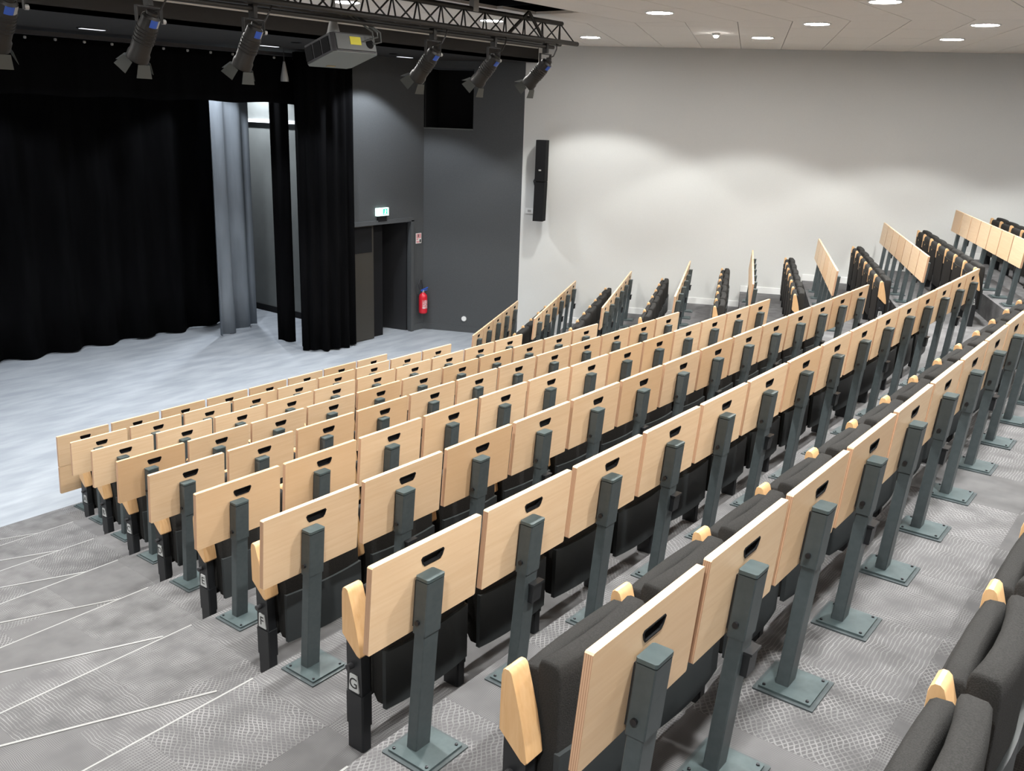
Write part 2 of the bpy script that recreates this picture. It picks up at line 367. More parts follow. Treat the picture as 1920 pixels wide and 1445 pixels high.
# joints of both fields meet on the fold: pick the phase from a joint seen at the wall
grid(Vector((4.2, 1.24)), Vector((1, 0)), Vector((0, 1)), 7, 14, keep_main)
def keep_right(q):
    q = clip(q, -FN, -FD-.003)
    if len(q) >= 3: q = clip(q, U, WD)
    if len(q) >= 3: q = clip(q, Vector((0, 1)), CEDGE)
    tile(q)
J = Vector((13.859, 6.335))
org = J+U*(WD-U.dot(J))-U*6.0-V*.6*8
grid(org, U, V, 5, 16, keep_right)
mb = MB().box((-8, -5.2, CEIL), (4.196, HY0, CEIL+.03)).box((-8, HY1, CEIL), (4.196, CEDGE, CEIL+.03)).box((4.196, -5.2, CEIL), (20, 1.236, CEIL+.03))
struct('ceiling', mb.mesh('ceiling_rear', M_TILE), 'plain rear part of the ceiling')
slot = MB().box((-8, HY1, CEIL+.03), (HX1, HY1+.02, 5.3)).box((-8, HY0-.02, CEIL+.03), (HX1, HY0, 5.3)).box((HX1, HY0, CEIL+.03), (HX1+.02, HY1, 5.3))
struct('trim_2', slot.mesh('slot_sides', M_BLACK), 'sides of the dark ceiling slot above the truss')
struct('trim_3', MB().box((-8, CEDGE-.03, CEIL-.055), (12.95, CEDGE, CEIL+.02)).mesh('ceiling_edge', M_BAND), 'pale edge trim where the ceiling meets the stage')
struct('ceiling_stage', MB().box((-8, CEDGE, SCEIL), (13.2, 17.7, SCEIL+.05)).box((-8, CEDGE, SCEIL), (13.2, CEDGE+.04, CEIL)).mesh('stage_ceiling', mat('black_ceiling', (.020, .018, .017), .8)), 'black lower ceiling above the stage')

# ------------------------------------------------------------------ downlights
DL_BODY = MB().lathe([(.155, 0), (.155, -.008), (.138, -.010), (.138, .02)], seg=24).mesh('downlight_trim', M_WHITE, 40)
DL_LENS = MB().lathe([(.0, -.004), (.138, -.004), (.138, .0), (.0, .0)], seg=24).mesh('downlight_lens', M_LAMP)
def spot(name, loc, power, col, size=114, blend=.22, rad=.07, parent=None, rot=None):
    l = bpy.data.lights.new(name, 'SPOT'); l.energy = power; l.color = col; l.spot_size = math.radians(size); l.spot_blend = blend; l.shadow_soft_size = rad
    o = bpy.data.objects.new(name, l); COL.objects.link(o); o.location = loc
    if rot: o.rotation_euler = rot
    if parent: o.parent = parent
    return o
def downlight(x, y, label, group='recessed ceiling downlights', z=CEIL, power=None, col=HALL_COL):
    t = thing('recessed_downlight', label, 'ceiling light', (x, y, z), 0, group)
    obj('trim_ring', DL_BODY, t); obj('lens', DL_LENS, t)
    spot('lamp_beam', (0, 0, -.02), power or P_HALL, col, parent=t)
seen = [(11.768, 7.694, 'glowing round downlight nearest the truss end, close to the white wall'),
        (9.258, 5.193, 'glowing downlight highest left of the white ceiling, beside the truss'),
        (12.416, 5.376, 'glowing downlight above the middle of the white wall'),
        (10.855, 4.071, 'glowing downlight second row from the wall, at the ceiling fold'),
        (9.106, 2.812, 'glowing downlight cut off by the top edge of the picture'),
        (13.186, 3.182, 'glowing downlight close to the white wall, lower of the right pair'),
        (11.466, 2.451, 'glowing downlight, upper and rightmost of the right pair'),
        (9.378, 7.581, 'glowing downlight seen through the truss lattice'),
        (7.255, 7.852, 'glowing downlight above the projector at the top edge')]
for x, y, lb in seen: downlight(x, y, lb)
for x, y in [(5.0, 8.0), (2.6, 8.0), (.3, 8.0), (6.9, 5.2), (4.6, 5.2), (2.3, 5.2), (0, 5.2), (6.8, 2.8), (4.5, 2.8), (2.2, 2.8), (9.1, .3), (6.7, .3), (4.4, .3), (2.1, .3), (-.2, .3), (14.1, .9), (12.0, .3),
             (-2.6, 5.0), (-3.2, 2.0), (9, -2.3), (6, -2.3), (3, -2.3), (0, -2.3), (-3.5, -1), (13.5, -2)]:
    downlight(x, y, 'round downlight out of view, %.1f m from stage, %.1f m across' % (CEDGE-y, x+8))
t = thing('ceiling_sensor', 'tiny bright round detector between two downlights by the white wall', 'sensor', (11.675, 5.696, CEIL))
obj('housing', MB().lathe([(.0, 0), (.05, 0), (.045, -.03), (0, -.04)], seg=16).mesh('sensor_housing', M_WHITE, 40), t)
obj('indicator', MB().lathe([(0, -.035), (.035, -.038), (.02, -.055), (0, -.06)], seg=12).mesh('sensor_indicator', M_LAMP, 40), t)
# stage slots and lamps
for x, y, lb in [(6.25, 11.2, 'slim bright slot lamp in black ceiling above the left curtain'), (8.9, 11.25, 'slim slot lamp in black ceiling between two spotlights'), (11.3, 10.9, 'slim slot lamp in black ceiling above the doorway')]:
    t = thing('slot_lamp', lb, 'ceiling light', (x, y, SCEIL), 0, 'slot lamps in the stage ceiling')
    obj('housing', MB().box((-.17, -.05, -.012), (.17, .05, .01)).mesh('slot_housing', M_GREYD), t); obj('diffuser', MB().box((-.15, -.035, -.016), (.15, .035, -.010)).mesh('slot_diffuser', M_SLAMP), t)
for x, y, pw in [(1.5, 10.3, 1), (4.0, 10.3, 1), (6.4, 10.3, 1), (8.6, 10.3, 1), (3.0, 12.6, .6), (6.0, 12.6, .6), (10.72, 10.58, 1.0), (9.25, 12.75, .85), (10.6, 14.3, 1.9)]:
    t = thing('stage_downlight', 'small recessed downlight in the black stage ceiling', 'ceiling light', (x, y, SCEIL), 0, 'stage ceiling downlights')
    obj('trim_ring', MB().lathe([(.07, 0), (.07, -.006), (.055, -.006), (.055, .01)], seg=16).mesh('stage_trim', M_BLACK), t)
    spot('lamp_beam', (0, 0, -.02), P_STAGE*pw, STAGE_COL, 112, .25, parent=t)

# ------------------------------------------------------------------ folding desks
LEAN = .075
def lean(mb, ref=DH):
    mb.v = [(x, y+(ref-z)*LEAN, z) for x, y, z in mb.v]; return mb
def panel_mesh(z0, z1, hole, name):
    mb = MB(); c = .004; th = .022; w_ = PW
    outer = [(0, z0+c), (c, z0), (w_-c, z0), (w_, z0+c), (w_, z1-c), (w_-c, z1), (c, z1), (0, z1-c)]
    if not hole:
        for (yy, flip) in ((0, 0), (-th, 1)): mb.add([(x, yy, z) for x, z in outer], [tuple(range(8))])
    else:
        cx, cz = w_*.53, z1-.068
        inner = [(cx-.044, cz-.008), (cx-.036, cz-.015), (cx+.036, cz-.015), (cx+.044, cz-.008), (cx+.052, cz+.012), (cx+.047, cz+.016), (cx-.047, cz+.016), (cx-.052, cz+.012)]
        mb.add([(x, 0, z) for x, z in outer], [tuple(range(8))])
        mb.add([(x, -th, z) for x, z in outer+inner], [(i, (i+1) % 8, 8+(i+1) % 8, 8+i) for i in range(8)])
        mb.add([(x, -.004, z) for x, z in inner]+[(x, -th, z) for x, z in inner], [(i, (i+1) % 8, 8+(i+1) % 8, 8+i) for i in range(8)], 1)
    for i in range(8):
        a, b = outer[i], outer[(i+1) % 8]; top = i in (5, 4, 6)
        mb.add([(a[0], 0, a[1]), (b[0], 0, b[1]), (b[0], -th, b[1]), (a[0], -th, a[1])], [(0, 1, 2, 3)], 0 if top else 1)
    return lean(mb).mesh(name, [M_PANEL, M_PLY])
def cup_mesh():
    cx, cz = PW*.53, DH-.068; mb = MB()
    o = [(cx-.047, cz-.008), (cx-.038, cz-.018), (cx+.038, cz-.018), (cx+.047, cz-.008), (cx+.055, cz+.012), (cx+.049, cz+.019), (cx-.049, cz+.019), (cx-.055, cz+.012)]
    i_ = [(cx+(x-cx)*.90, cz+(z-cz)*.80) for x, z in o]
    for a, b in (((o, -.024), (i_, -.024)), ((i_, -.024), (i_, -.006)), ((o, -.024), (o, -.022))):
        mb.add([(x, a[1], z) for x, z in a[0]]+[(x, b[1], z) for x, z in b[0]], [(k, (k+1) % 8, 8+(k+1) % 8, 8+k) for k in range(8)])
    mb.add([(x, -.006, z) for x, z in i_], [tuple(range(8))])
    return lean(mb).mesh('grip_cup', M_BLACK)
D_CUP = cup_mesh()
D_PANEL = panel_mesh(DH-PH, DH, True, 'desk_panel'); D_LOWER = panel_mesh(.19, DH-PH-.004, False, 'modesty_panel')
px0, px1 = .19, .27
def rbox(x0, x1, y0, y1, z0, z1, c=.0035):
    return MB().prism_z([(x0+c, y0), (x1-c, y0), (x1, y0+c), (x1, y1-c), (x1-c, y1), (x0+c, y1), (x0, y1-c), (x0, y0+c)], z0, z1)
D_POST = lean(rbox(px0+.004, px1-.004, -.078, -.032, .012, .475)).mesh('post', M_POST)
D_SLEEVE = lean(rbox(px0, px1, -.082, -.028, .47, .665)).mesh('post_sleeve', M_POST)
cp = rbox(px0-.001, px1+.001, -.083, -.027, .669, .680, .005); D_CAP = lean(cp).mesh('post_cap', M_PLATE)
D_HINGE = lean(MB().box((px0+.006, -.030, .49), (px1-.006, -.020, .66))).mesh('hinge_bracket', M_DKMET)
D_BOLT = lean(MB().tube((px0-.008, -.05, .515), (px0+.002, -.05, .515), .009, 10)).mesh('bolt', M_BOLT, 40)
D_PLATE = rbox(px0-.045, px1+.055, -.115, .065, .008, .016, .003).mesh('base_plate', M_PLATE)
D_PAD = rbox(px0-.06, px1+.070, -.130, .08, 0, .008, .003).mesh('base_pad', M_POST)
D_SCREWS = MB()
for sx, sy in ((px0-.03, -.10), (px1+.04, -.10), (px1+.04, .05), (px0-.03, .05)): D_SCREWS.lathe([(0, .022), (.005, .021), (.006, .016), (0, .016)], (sx, sy, 0), 8)
SCREW = MB().lathe([(0, .006), (.005, .005), (.006, 0), (0, 0)], seg=8).mesh('plate_screw', M_BOLT)
D_BOX = lean(MB().box((px0+.030, -.098, .345), (px1+.006, -.078, .418)).box((px0+.024, -.104, .418), (px1+.010, -.076, .426))).mesh('outlet_box', M_DKMET)
def desk(x, y, z, rz, label, group, odd, lower=False, near=False):
    t = thing('folding_desk', label, 'desk', (x, y, z), rz, group)
    p_ = obj('desk_panel', D_PANEL, t); obj('grip_cup', D_CUP, p_); obj('post', D_POST, t); obj('post_sleeve', D_SLEEVE, t); obj('post_cap', D_CAP, t)
    obj('hinge_bracket', D_HINGE, t); p = obj('base_plate', D_PLATE, t); obj('base_pad', D_PAD, t); obj('bolt', D_BOLT, t)
    if odd: obj('outlet_box', D_BOX, t)
    if lower: obj('modesty_panel', D_LOWER, t)
    if near:
        for sx, sy in ((px0-.03, -.10), (px1+.04, -.10), (px1+.04, .05), (px0-.03, .05)): obj('screw', SCREW, p, (sx, sy, .016))
    return t
for k in range(9):
    for i in range(NP[k]):
        lb = 'pale beech folding desk on dark post, %s from left aisle, %s row from stage' % (ORD[i], ORD[k])
        desk(X0[k]+W*i, YR[k], FL[k], 0, lb, 'folding desks of the main block', i % 2 == 1, k == 0, k >= 5)
for k in range(8):
    p, z = rs(k)
    for i in range(NR[k]):
        q = p+U*(W*i)
        lb = 'beech folding desk in side block, %s from white wall, %s row from stage' % (ORD[NR[k]-1-i], ORD[k])
        desk(q.x, q.y, z-DH, A, lb, 'folding desks of the side block', i % 2 == 1, k == 0)

# ------------------------------------------------------------------ tip-up chairs
def cushion(x0, x1, prof, bow, mat_, name, shrink=.018):
    rings = []; n = len(prof); cy = sum(p[0] for p in prof)/n; cz = sum(p[1] for p in prof)/n; h = (x1-x0)/2; c = (x0+x1)/2
    for f, s in ((-1, .90), (-.992, .97), (-.97, 1), (-.6, 1), (-.2, 1), (.2, 1), (.6, 1), (.97, 1), (.992, .97), (1, .90)):
        e = (1-s)*.12
        rings.append([(c+f*h, cy+(y-cy)*(s if s < 1 else 1)+bow*(f*f-.4), z-(e if z > cz else -e)) for y, z in prof])
    return MB().loft(rings).mesh(name, mat_, 50)
B_PROF = [(0.312, 0.170), (0.310, 0.415), (0.312, 0.620), (0.316, 0.655), (0.326, 0.666), (0.366, 0.668), (0.379, 0.662), (0.385, 0.645), (0.384, 0.565), (0.376, 0.365), (0.372, 0.190), (0.352, 0.160), (0.330, 0.160)]
S_PROF = [(0.394, 0.200), (0.392, 0.415), (0.392, 0.605), (0.396, 0.627), (0.406, 0.636), (0.438, 0.633), (0.450, 0.623), (0.455, 0.600), (0.456, 0.545), (0.452, 0.365), (0.450, 0.200), (0.436, 0.170), (0.410, 0.170)]
C_BACK = cushion(.046, .504, B_PROF, .018, M_FAB, 'backrest')
C_SEAT = cushion(.046, .504, S_PROF, -.008, M_FAB, 'seat')
def bowed(x0, x1, y0, y1, z0, z1, bow, m, name):
    rings = []
    for i in range(7):
        f = -1+i/3; x = (x0+x1)/2+f*(x1-x0)/2; d = bow*(f*f-.4); rings.append([(x, y0+d, z0), (x, y1+d, z0), (x, y1+d, z1), (x, y0+d, z1)])
    return MB().loft(rings).mesh(name, m, 40)
C_SHELL = bowed(.04, .51, .298, .316, .155, .40, .018, M_SHELL, 'back_shell')
C_BOARD = bowed(.045, .505, .456, .468, .12, .56, -.008, M_UNDER, 'seat_board')
C_DOT = MB().tube((.275, .462, .535), (.275, .474, .535), .012, 10).mesh('brass_stud', M_BRASS, 40)
A_PROF = [(0.420, 0.636), (0.424, 0.648), (0.433, 0.655), (0.444, 0.655), (0.452, 0.648), (0.456, 0.632), (0.458, 0.543), (0.458, 0.462), (0.380, 0.393), (0.366, 0.388), (0.361, 0.396), (0.368, 0.441), (0.385, 0.517), (0.404, 0.585)]
def arm_mesh():
    rings = []; n = len(A_PROF); cy = .41; cz = .54
    for x, s in ((-.037, .965), (-.033, 1), (.033, 1), (.037, .965)): rings.append([(x, cy+(y-cy)*s, cz+(z-cz)*(1-(1-s)*.3)) for y, z in A_PROF])
    return MB().loft(rings).mesh('armrest', M_ARM, 35)
C_ARM = arm_mesh()
C_LEG = MB().prism_x([(.372, .20), (.376, .40), (.452, .45), (.452, .20)], -.022, .022).mesh('leg', M_DKMET)
C_LEGB = rbox(-.027, .027, .366, .458, .075, .215, .006).mesh('leg_shoe', M_DKMET)
C_PIVOT = MB().tube((-.045, .425, .33), (.045, .425, .33), .012, 10).mesh('pivot_pin', M_GREYD, 40)
C_FOOT = rbox(-.024, .024, .370, .454, -.035, .078, .006).mesh('foot', M_DKMET)
C_PLQ = MB().prism_x([(.385, .225), (.438, .225), (.432, .295), (.395, .295)], -.0275, -.0215).mesh('row_plaque', M_PLAQUE)
def letter_mesh(ch):
    cu = bpy.data.curves.new('letter', 'FONT'); cu.body = ch; cu.size = .062; cu.align_x = 'CENTER'; cu.align_y = 'CENTER'; cu.extrude = .0006
    o = bpy.data.objects.new('letter_tmp', cu); COL.objects.link(o); bpy.context.view_layer.update()
    me = bpy.data.meshes.new_from_object(o.evaluated_get(bpy.context.evaluated_depsgraph_get())); bpy.data.objects.remove(o)
    me.transform(Matrix(((0, 0, -1, -.028), (-1, 0, 0, .4125), (0, 1, 0, .259), (0, 0, 0, 1)))); me.materials.clear(); me.materials.append(M_INK); return me
LET = {c: letter_mesh(c) for c in 'ABCDEFGHI'}
def support(t, x=0):
    obj('armrest', C_ARM, t, (x, 0, 0)); l = obj('leg', C_LEG, t, (x, 0, 0)); obj('leg_shoe', C_LEGB, l); obj('foot', C_FOOT, l); obj('pivot_pin', C_PIVOT, l); return l
def chair(x, y, z, rz, label, group, first=None, last=False, studs=False):
    t = thing('tip_up_chair', label, 'chair', (x, y, z+.035), rz, group)
    obj('backrest', C_BACK, t); obj('back_shell', C_SHELL, t); s = obj('seat', C_SEAT, t); obj('seat_board', C_BOARD, s)
    if studs: obj('stud', C_DOT, s)
    l = support(t)
    if first: p = obj('row_plaque', C_PLQ, l); obj('letter', LET[first], t)
    if last: support(t, W)
for k in range(1, 10):
    n = NP[k-1]; ch = 'ABCDEFGHI'[k-1]; y = YR[k]-(.05 if k == 8 else 0) if k < 9 else -.145
    for i in range(n if k < 9 else 5):
        lb = 'black tip-up chair with beech armrests, %s from left aisle, row lettered %s' % (ORD[i], ch) if k < 9 else 'black tip-up chair with beech armrests, %s from left in nearest row' % ORD[i]
        chair(X0[k-1]+W*i, y, FL[k-1], 0, lb, 'tip-up chairs of the main block', ch if i == 0 else None, i == n-1)
for k in range(1, 9):
    p, z = rs(k); n = NR[k-1]; ch = 'ABCDEFGH'[k-1]
    for i in range(n):
        q = p+U*(.157+W*i)
        lb = 'black tip-up chair in side block, %s from white wall, %s chair row' % (ORD[n-1-i], ORD[k-1])
        chair(q.x, q.y, FR[k-1], A, lb, 'tip-up chairs of the side block', ch if i == 0 else None, i == n-1, True)

# ------------------------------------------------------------------ stage curtains
def curtain(name, pts, z0, z1, m, label, fold=.16, amp=.06, group=None, flare=0.0):
    pts = [Vector(p) for p in pts]; L = [0]
    for a, b in zip(pts, pts[1:]): L.append(L[-1]+(b-a).length)
    n = max(8, int(L[-1]/fold*8)); rows = 7; verts = []; faces = []; rnd = random.Random(len(name)+n)
    ph = [rnd.uniform(-.5, .5) for _ in range(n//8+3)]
    for r in range(rows+1):
        f = r/rows; z = z1+(z0-z1)*f
        for i in range(n+1):
            s = L[-1]*i/n; k = 0
            while k < len(L)-2 and s > L[k+1]: k += 1
            t_ = (s-L[k])/(L[k+1]-L[k]); p = pts[k].lerp(pts[k+1], t_); d = (pts[k+1]-pts[k]).normalized(); nn = Vector((-d.y, d.x))
            a = 2*math.pi*i/8+ph[i//8]*.9; o = amp*(.55+.45*f)*(math.sin(a)+.25*math.sin(a*.37+1.3))
            p = p+nn*o+d*(flare*f*(i/n-.5))
            verts.append((p.x, p.y, z+(0.012*math.sin(a*.5+2) if r == rows else 0)))
    for r in range(rows):
        for i in range(n): faces.append((r*(n+1)+i, r*(n+1)+i+1, (r+1)*(n+1)+i+1, (r+1)*(n+1)+i))
    me = bpy.data.meshes.new(name); me.from_pydata(verts, [], faces); me.materials.append(m); me.shade_smooth()
    o = obj(name, me); md = o.modifiers.new('thickness', 'SOLIDIFY'); md.thickness = .006
    return tag(o, label, 'curtain', group)
curtain('backdrop_curtain', [(1.0, 14.1), (10.1, 14.1)], .02, 4.6, M_VELVET, 'wide black pleated backdrop curtain across the left of the stage', .62, .11)
curtain('side_curtain', [(9.22, 13.22), (9.75, 13.52), (10.28, 13.62)], .02, 4.5, M_LITCUR, 'pale curtain, strong light put into its grey, hanging beside the black backdrop', .45, .07)
curtain('side_curtain', [(9.64, 12.26), (9.74, 12.10), (9.84, 12.04)], .05, 4.5, M_VELVET, 'narrow black curtain in the gap beside the grey wing wall', .3, .04)
curtain('side_curtain', [(9.70, 11.72), (9.64, 11.50), (9.80, 11.28), (10.2, 11.22), (10.52, 11.27)], .02, 4.64, M_VELVET, 'black pleated curtain gathered beside the doorway', .2, .045)
bo = curtain('border_curtain', [(1.0, 11.95), (10.15, 11.95)], 3.885, 4.58, M_VELVET, 'short black border curtain hanging along the top of the stage', .6, .02)
t = thing('curtain_rail', 'dark curtain rail with pale runners along the stage top', 'curtain rail', (1.0, 11.87, 4.6))
obj('rail', MB().box((0, -.02, -.02), (9.1, .02, .03)).mesh('rail', M_GREYD), t)
RUN = MB().lathe([(0, 0), (.018, .006), (.018, .03), (0, .035)], seg=8).mesh('runner', M_PALEMET)
for i in range(24): obj('runner', RUN, t, (.3+i*.37, -.045, -.075))
t = thing('wall_rail', 'pale horizontal conduit across the grey wing wall', 'conduit', (11.13, 12.5, 3.57))
obj('conduit', MB().box((-.03, 0, -.03), (.02, 4.0, .03)).mesh('conduit', M_WHITE), t)
for yy in (.5, 1.5, 2.5, 3.5): obj('clip', MB().box((-.035, yy-.02, -.036), (.02, yy+.02, .036)).mesh('conduit_clip', M_PALEMET), t)
t = thing('pendant_cable', 'small pale cone hanging in front of the border curtain', 'cable plug', (9.36, 11.5, 4.2))
obj('plug', MB().lathe([(0, 0), (.06, 0), (.058, .05), (.03, .2), (.015, .28), (0, .28)], seg=12).mesh('plug', M_PALEMET, 40), t)
obj('cord', MB().tube((0, 0, .27), (0, 0, .47), .008, 6).mesh('cord', M_GREYD), t)

# ------------------------------------------------------------------ truss, spotlights, projector
TY, TZ0, TZ1 = 6.5, 4.655, 4.865
tr = thing('lighting_truss', 'dark lattice lighting truss hanging below the ceiling', 'truss', (0, TY, 0))
M_TRUSS = mat('dark_bronze_truss', (.020, .018, .016), .5)
for dy, z, x1, nm in ((0, TZ1, 9.33, 'top_chord'), (-.11, TZ0, 9.50, 'bottom_chord'), (.11, TZ0, 9.47, 'bottom_chord')):
    obj(nm, MB().tube((1.2, dy, z), (x1, dy, z), .026, 12).mesh(nm, M_TRUSS, 40), tr)
bx = 1.3; br = []
while bx < 9.2:
    for dy in (-.11, .11):
        br.append(((bx, dy, TZ0), (bx+.17, 0, TZ1))); br.append(((bx+.17, 0, TZ1), (bx+.34, dy, TZ0)))
    br.append(((bx, -.11, TZ0), (bx+.34, .11, TZ0))); bx += .34
for p, q in br: obj('brace', MB().tube(p, q, .009, 6).mesh('brace', M_TRUSS), tr)
obj('hanging_rail', MB().tube((1.2, -.02, TZ0-.06), (9.15, -.02, TZ0-.06), .02, 10).mesh('hanging_rail', M_TRUSS, 40), tr)
for hx in (3.0, 5.6, 7.75): obj('hoist_bracket', MB().box((hx-.04, -.03, TZ1-.02), (hx+.04, .03, 5.2)).mesh('hoist_bracket', M_PALEMET), tr)
obj('slant_brace', MB().tube((8.62, -.05, TZ1+.06), (8.85, -.12, TZ0-.03), .018, 8).tube((8.62, -.05, TZ1+.06), (8.40, .1, TZ0), .018, 8).mesh('slant_brace', M_TRUSS), tr)

M_SPOT = mat('spot_body', (.012, .0105, .0095), .5)
S_BODY = MB().lathe([(0, .06), (.055, .06), (.075, .04), (.078, -.02), (.085, -.04), (.085, -.28), (.095, -.30), (.095, -.36), (.088, -.36), (.08, -.33), (0, -.33)], seg=18).mesh('spot_body', M_SPOT, 40)
S_FIN = MB()
for i in range(5): S_FIN.lathe([(.085, -.06-.03*i), (.092, -.063-.03*i), (.092, -.070-.03*i), (.085, -.073-.03*i)], seg=18)
S_FINM = S_FIN.mesh('cooling_fins', M_SPOT)
def arc(a0, a1, z0, z1, m, nm, r=.0800):
    mb = MB()
    for k in range(5):
        a, b = math.radians(a0+(a1-a0)*k/5), math.radians(a0+(a1-a0)*(k+1)/5)
        mb.add([(r*math.cos(a), r*math.sin(a), z0), (r*math.cos(b), r*math.sin(b), z0), (r*math.cos(b), r*math.sin(b), z1), (r*math.cos(a), r*math.sin(a), z1)], [(0, 1, 2, 3)])
    return mb.mesh(nm, m)
S_LABEL = arc(-125, -75, -.025, .042, M_BLUE, 'blue_label'); S_WLAB = arc(-74, -42, -.025, .042, M_PALEMET, 'pale_label')
S_BACK = MB().lathe([(0, .062), (.05, .062), (.048, .085), (0, .09)], seg=14).mesh('rear_cap', M_SPOT, 40)
M_FLAP = mat('barn_door_metal', (.055, .058, .054), .45, .2)
def flap(i):
    a = i*math.pi/2; c, s = math.cos(a), math.sin(a); mb = MB()
    loc = [(-.06, .093, -.36), (.06, .093, -.36), (.08, .145, -.455), (-.08, .145, -.455), (-.06, .097, -.36), (.06, .097, -.36), (.08, .149, -.455), (-.08, .149, -.455)]
    mb.add([(x*c-y*s, x*s+y*c, z) for x, y, z in loc], [(0, 1, 2, 3), (7, 6, 5, 4), (0, 4, 5, 1), (1, 5, 6, 2), (2, 6, 7, 3), (3, 7, 4, 0)]); return mb.mesh('barn_door', M_FLAP)
S_FLAP = [flap(i) for i in range(4)]
def spotlight(x, drop, label, tilt=35, yaw=0, knob=True):
    t = thing('stage_spotlight', label, 'spotlight', (x, TY-.02, TZ0-.06), math.radians(yaw), 'stage spotlights on the truss')
    obj('clamp', MB().box((-.02, -.03, -.07), (.02, .03, .035)).mesh('clamp', M_SPOT), t)
    obj('yoke', MB().box((-.115, -.014, -.085), (.115, .014, -.075)).box((-.115, -.014, -.085-drop), (-.108, .014, -.08)).box((.108, -.014, -.085-drop), (.115, .014, -.08)).mesh('yoke', M_SPOT), t)
    pv = (0, 0, -.075-drop); b = obj('body', S_BODY, t, pv); b.scale = (.86, .86, .86)
    b.rotation_euler = (math.radians(tilt), 0, 0)
    for nm, me in (('cooling_fins', S_FINM), ('blue_label', S_LABEL), ('pale_label', S_WLAB), ('rear_cap', S_BACK)): obj(nm, me, b)
    for f in S_FLAP: obj('barn_door', f, b)
    if knob:
        obj('knob', MB().tube((.112, 0, -.07-drop), (.14, 0, -.07-drop), .018, 10).mesh('knob', M_PALEMET), t)
    obj('cable', MB().path([(0, -.02, -.16-drop*.4+.08), (.03, -.09, -.10), (.08, -.10, -.02), (.16, -.05, .04), (.2, 0, .06)], .007, 6).mesh('cable', M_SPOT), t)
spotlight(3.05, .10, 'dark stage spotlight cut off at the left picture edge', 38)
spotlight(4.06, .10, 'dark stage spotlight with open barn doors, left of the pair before the curtain', 32, 8)
spotlight(4.98, .10, 'dark stage spotlight with one pale barn door, left of the projector', 30, 8)
spotlight(7.11, .13, 'dark stage spotlight first to the right of the projector', 42, 4)
spotlight(8.06, .13, 'dark stage spotlight second to the right of the projector', 42, 6)
spotlight(9.0, .12, 'dark stage spotlight at the right end of the truss before the white wall', 45, 5)

pj = thing('ceiling_projector', 'large grey video projector hanging from the truss', 'projector', (6.125, 6.5, 4.345))
cs = obj('casing', MB().prism_z([(-.25, .03), (-.22, 0), (.22, 0), (.25, .03), (.25, .43), (.21, .47), (-.21, .47), (-.25, .43)], 0, .165).mesh('projector_casing', M_GREYD), pj)
cs.rotation_euler = (-.27, 0, -.10)
obj('underside', MB().prism_z([(-.245, .03), (-.22, .005), (.22, .005), (.245, .03), (.245, .43), (.21, .465), (-.21, .465), (-.245, .43)], -.006, .001).mesh('projector_underside', mat('projector_base', (.21, .23, .215), .5)), cs)
obj('rear_panel', MB().box((-.215, -.012, .015), (.215, .003, .15)).mesh('projector_rear', M_GREYPL), cs)
obj('warning_label', MB().box((-.07, -.016, .06), (.05, -.011, .13)).mesh('warning_label', M_YEL), cs)
v_ = obj('vent', MB().lathe([(.045, 0), (.04, .006), (.01, .006), (0, .004)], seg=14).mesh('vent', M_BLACK), cs, (.15, -.012, .08)); v_.rotation_euler = (math.pi/2, 0, 0)
for k in range(3): obj('side_grille', MB().box((-.255, .06+.13*k, .02), (-.247, .17+.13*k, .145)).mesh('side_grille', M_BLACK), cs)
obj('lens', MB().tube((.1, .46, .085), (.1, .54, .085), .06, 16).mesh('projector_lens', M_BLACK, 40), cs)
obj('foot_label', MB().box((-.05, .40, -.009), (.04, .43, -.005)).mesh('foot_label', M_BRASS), cs)
obj('bracket', MB().lathe([(.075, .13), (.06, .16), (.038, .25), (.038, .26)], (-.10, .2, 0), 12).mesh('bracket', M_PALEMET, 40), pj)
obj('pole', MB().tube((-.10, .2, .25), (-.10, .2, .59), .022, 12).mesh('pole', M_PALEMET, 40), pj)
for k, (dx, dz) in enumerate(((.14, .12), (.18, .08), (.08, .10))):
    obj('cable', MB().path([(dx, -.012, dz), (dx+.06, -.06, dz+.02), (dx+.06, -.05, .18), (dx-.02, .03, .26), (dx-.12, .08, .32), (dx-.25, .1, .31)], .008, 6).mesh('projector_cable', M_GREYPL), pj)

# ------------------------------------------------------------------ wall things
sp = WC+WDIR*.38-U*.22
t = thing('column_loudspeaker', 'tall black two-part loudspeaker on the white wall', 'loudspeaker', (sp.x, sp.y, 0), A)
def cab(z0, z1, tilt, name):
    mb = MB().prism_z([(-.11, -.085), (.07, -.10), (.11, -.07), (.11, .07), (.07, .10), (-.11, .085)], z0, z1)
    c = (z0+z1)/2; mb.v = [(x+(z1-z)*tilt, y, z) for x, y, z in mb.v]; return mb.mesh(name, M_BLACK)
c1 = obj('upper_cabinet', cab(2.775, 3.445, 0, 'upper_cabinet'), t); c2 = obj('lower_cabinet', cab(2.12, 2.765, -.06, 'lower_cabinet'), t)
for c, z in ((c1, 2.96), (c2, 2.3)): obj('badge', MB().box((-.125, -.02, z-.012), (-.108, .02, z+.012)).mesh('badge', M_PALEMET), c)
obj('mounting_bracket', MB().box((.08, -.03, 2.74), (.22, .03, 2.82)).box((.20, -.06, 2.65), (.22, .06, 2.92)).mesh('mounting_bracket', M_GREYD), t)
obj('cable', MB().path([(.1, .06, 2.86), (.14, .13, 2.80), (.17, .16, 2.76), (.2, .15, 2.70), (.21, .12, 2.62)], .012, 6).mesh('speaker_cable', M_GREYD), t)
jb = WC+WDIR*.155
t = thing('junction_box', 'small white socket plate on the wall beside the loudspeaker', 'socket', (jb.x, jb.y, 2.25), A)
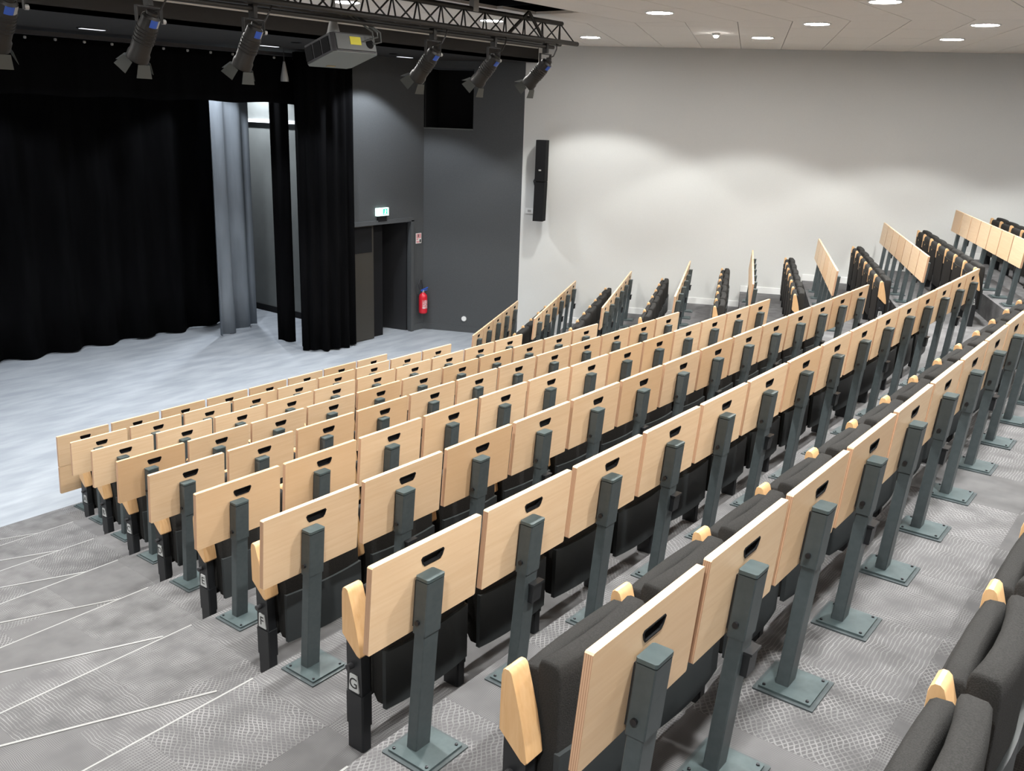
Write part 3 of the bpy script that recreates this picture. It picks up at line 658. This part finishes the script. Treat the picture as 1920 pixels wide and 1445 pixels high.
obj('plate', MB().box((-.02, -.07, -.045), (0, .07, .045)).mesh('socket_plate', M_WHITE), t); obj('socket', MB().box((-.024, -.03, -.02), (-.02, .03, .02)).mesh('socket_face', M_PALEMET), t)
bt = WC+WDIR*(-.99)
t = thing('wall_button', 'white round button low on the black wall', 'button', (bt.x, bt.y, .25), A)
obj('disc', MB().tube((-.02, 0, 0), (0, 0, 0), .045, 16).mesh('button_disc', M_WHITE, 40), t); obj('rim', MB().tube((-.006, 0, 0), (0, 0, 0), .055, 16).mesh('button_rim', M_GREYPL, 40), t)
t = thing('exit_sign', 'lit green and white exit sign above the dark doorway', 'exit sign', (11.157, 11.30, 2.19))
obj('light_panel', MB().box((-.135, -.03, -.065), (.135, .02, .065)).mesh('exit_light_panel', M_EXIT), t)
fg = MB(); fg.box((-.002, -.034, -.05), (.10, -.030, .05), 0)
obj('pictogram', fg.mesh('exit_pictogram', M_EXITG), t)
rn = MB().tube((.052, -.036, .030), (.052, -.033, .030), .011, 10).obox((.047, -.0355, .005), (.007, 0, .019), (0, .001, 0), (.008, 0, -.003)).obox((.034, -.0355, -.026), (.018, 0, .012), (0, .001, 0), (.003, 0, -.005)).obox((.06, -.0355, -.028), (.007, 0, -.018), (0, .001, 0), (.006, 0, .003)).obox((.066, -.0355, .008), (.014, 0, .004), (0, .001, 0), (.001, 0, -.004))
obj('running_figure', rn.mesh('running_figure', M_EXIT), t)
obj('battery_box', MB().box((-.10, -.02, -.16), (.10, .02, -.066)).mesh('battery_box', M_BLACK), t)
t = thing('safety_sign', 'small red and white extinguisher sign on the black wall', 'sign', (12.075, 11.315, 1.667))
obj('board', MB().box((-.07, -.006, -.09), (.07, 0, .09)).mesh('sign_board', M_WHITE), t)
obj('print', MB().box((-.06, -.008, .0), (.06, -.006, .082)).box((-.06, -.008, -.03), (-.01, -.006, -.006)).box((-.06, -.008, -.08), (.015, -.006, -.045)).mesh('sign_print', M_PINK), t)
obj('symbol', MB().box((.022, -.009, -.075), (.055, -.006, -.02)).box((-.02, -.009, .02), (.0, -.007, .07)).mesh('sign_symbol', M_INK), t)
t = thing('fire_extinguisher', 'red fire extinguisher with white label hanging by the doorway', 'fire extinguisher', (12.08, 11.20, .32))
obj('cylinder', MB().lathe([(0, 0), (.055, 0), (.075, .02), (.077, .05), (.077, .30), (.068, .34), (.04, .37), (.022, .385), (0, .385)], seg=20).mesh('cylinder', M_RED, 40), t)
lab = MB()
for i in range(-6, 6):
    a, b = -math.pi/2+i*.16, -math.pi/2+(i+1)*.16
    lab.add([(.0785*math.cos(a), .0785*math.sin(a), .10), (.0785*math.cos(b), .0785*math.sin(b), .10), (.0785*math.cos(b), .0785*math.sin(b), .255), (.0785*math.cos(a), .0785*math.sin(a), .255)], [(0, 1, 2, 3)])
mlab = noise_mat('extinguisher_label', (.62, .55, .55), (.55, .06, .08), (26, 26, 40), .4); obj('label', lab.mesh('extinguisher_label', mlab), t)
obj('valve', MB().tube((0, 0, .38), (0, 0, .43), .02, 10).mesh('valve', M_PALEMET), t)
obj('handle', MB().obox((.02, -.01, .445), (.07, -.02, .025), (.004, .012, 0), (-.002, 0, .008)).obox((.02, -.01, .42), (.06, -.015, .008), (.003, .012, 0), (0, 0, .006)).mesh('handle', M_BLUE), t)
obj('hose', MB().path([(0, .02, .40), (-.05, .03, .45), (-.075, .04, .54), (-.04, .05, .61), (.02, .06, .60), (.05, .06, .50), (.06, .06, .38)], .014, 8).mesh('hose', M_GREYD, 40), t)
obj('wall_hook', MB().box((-.02, .02, .30), (.02, .115, .34)).mesh('wall_hook', M_GREYD), t)
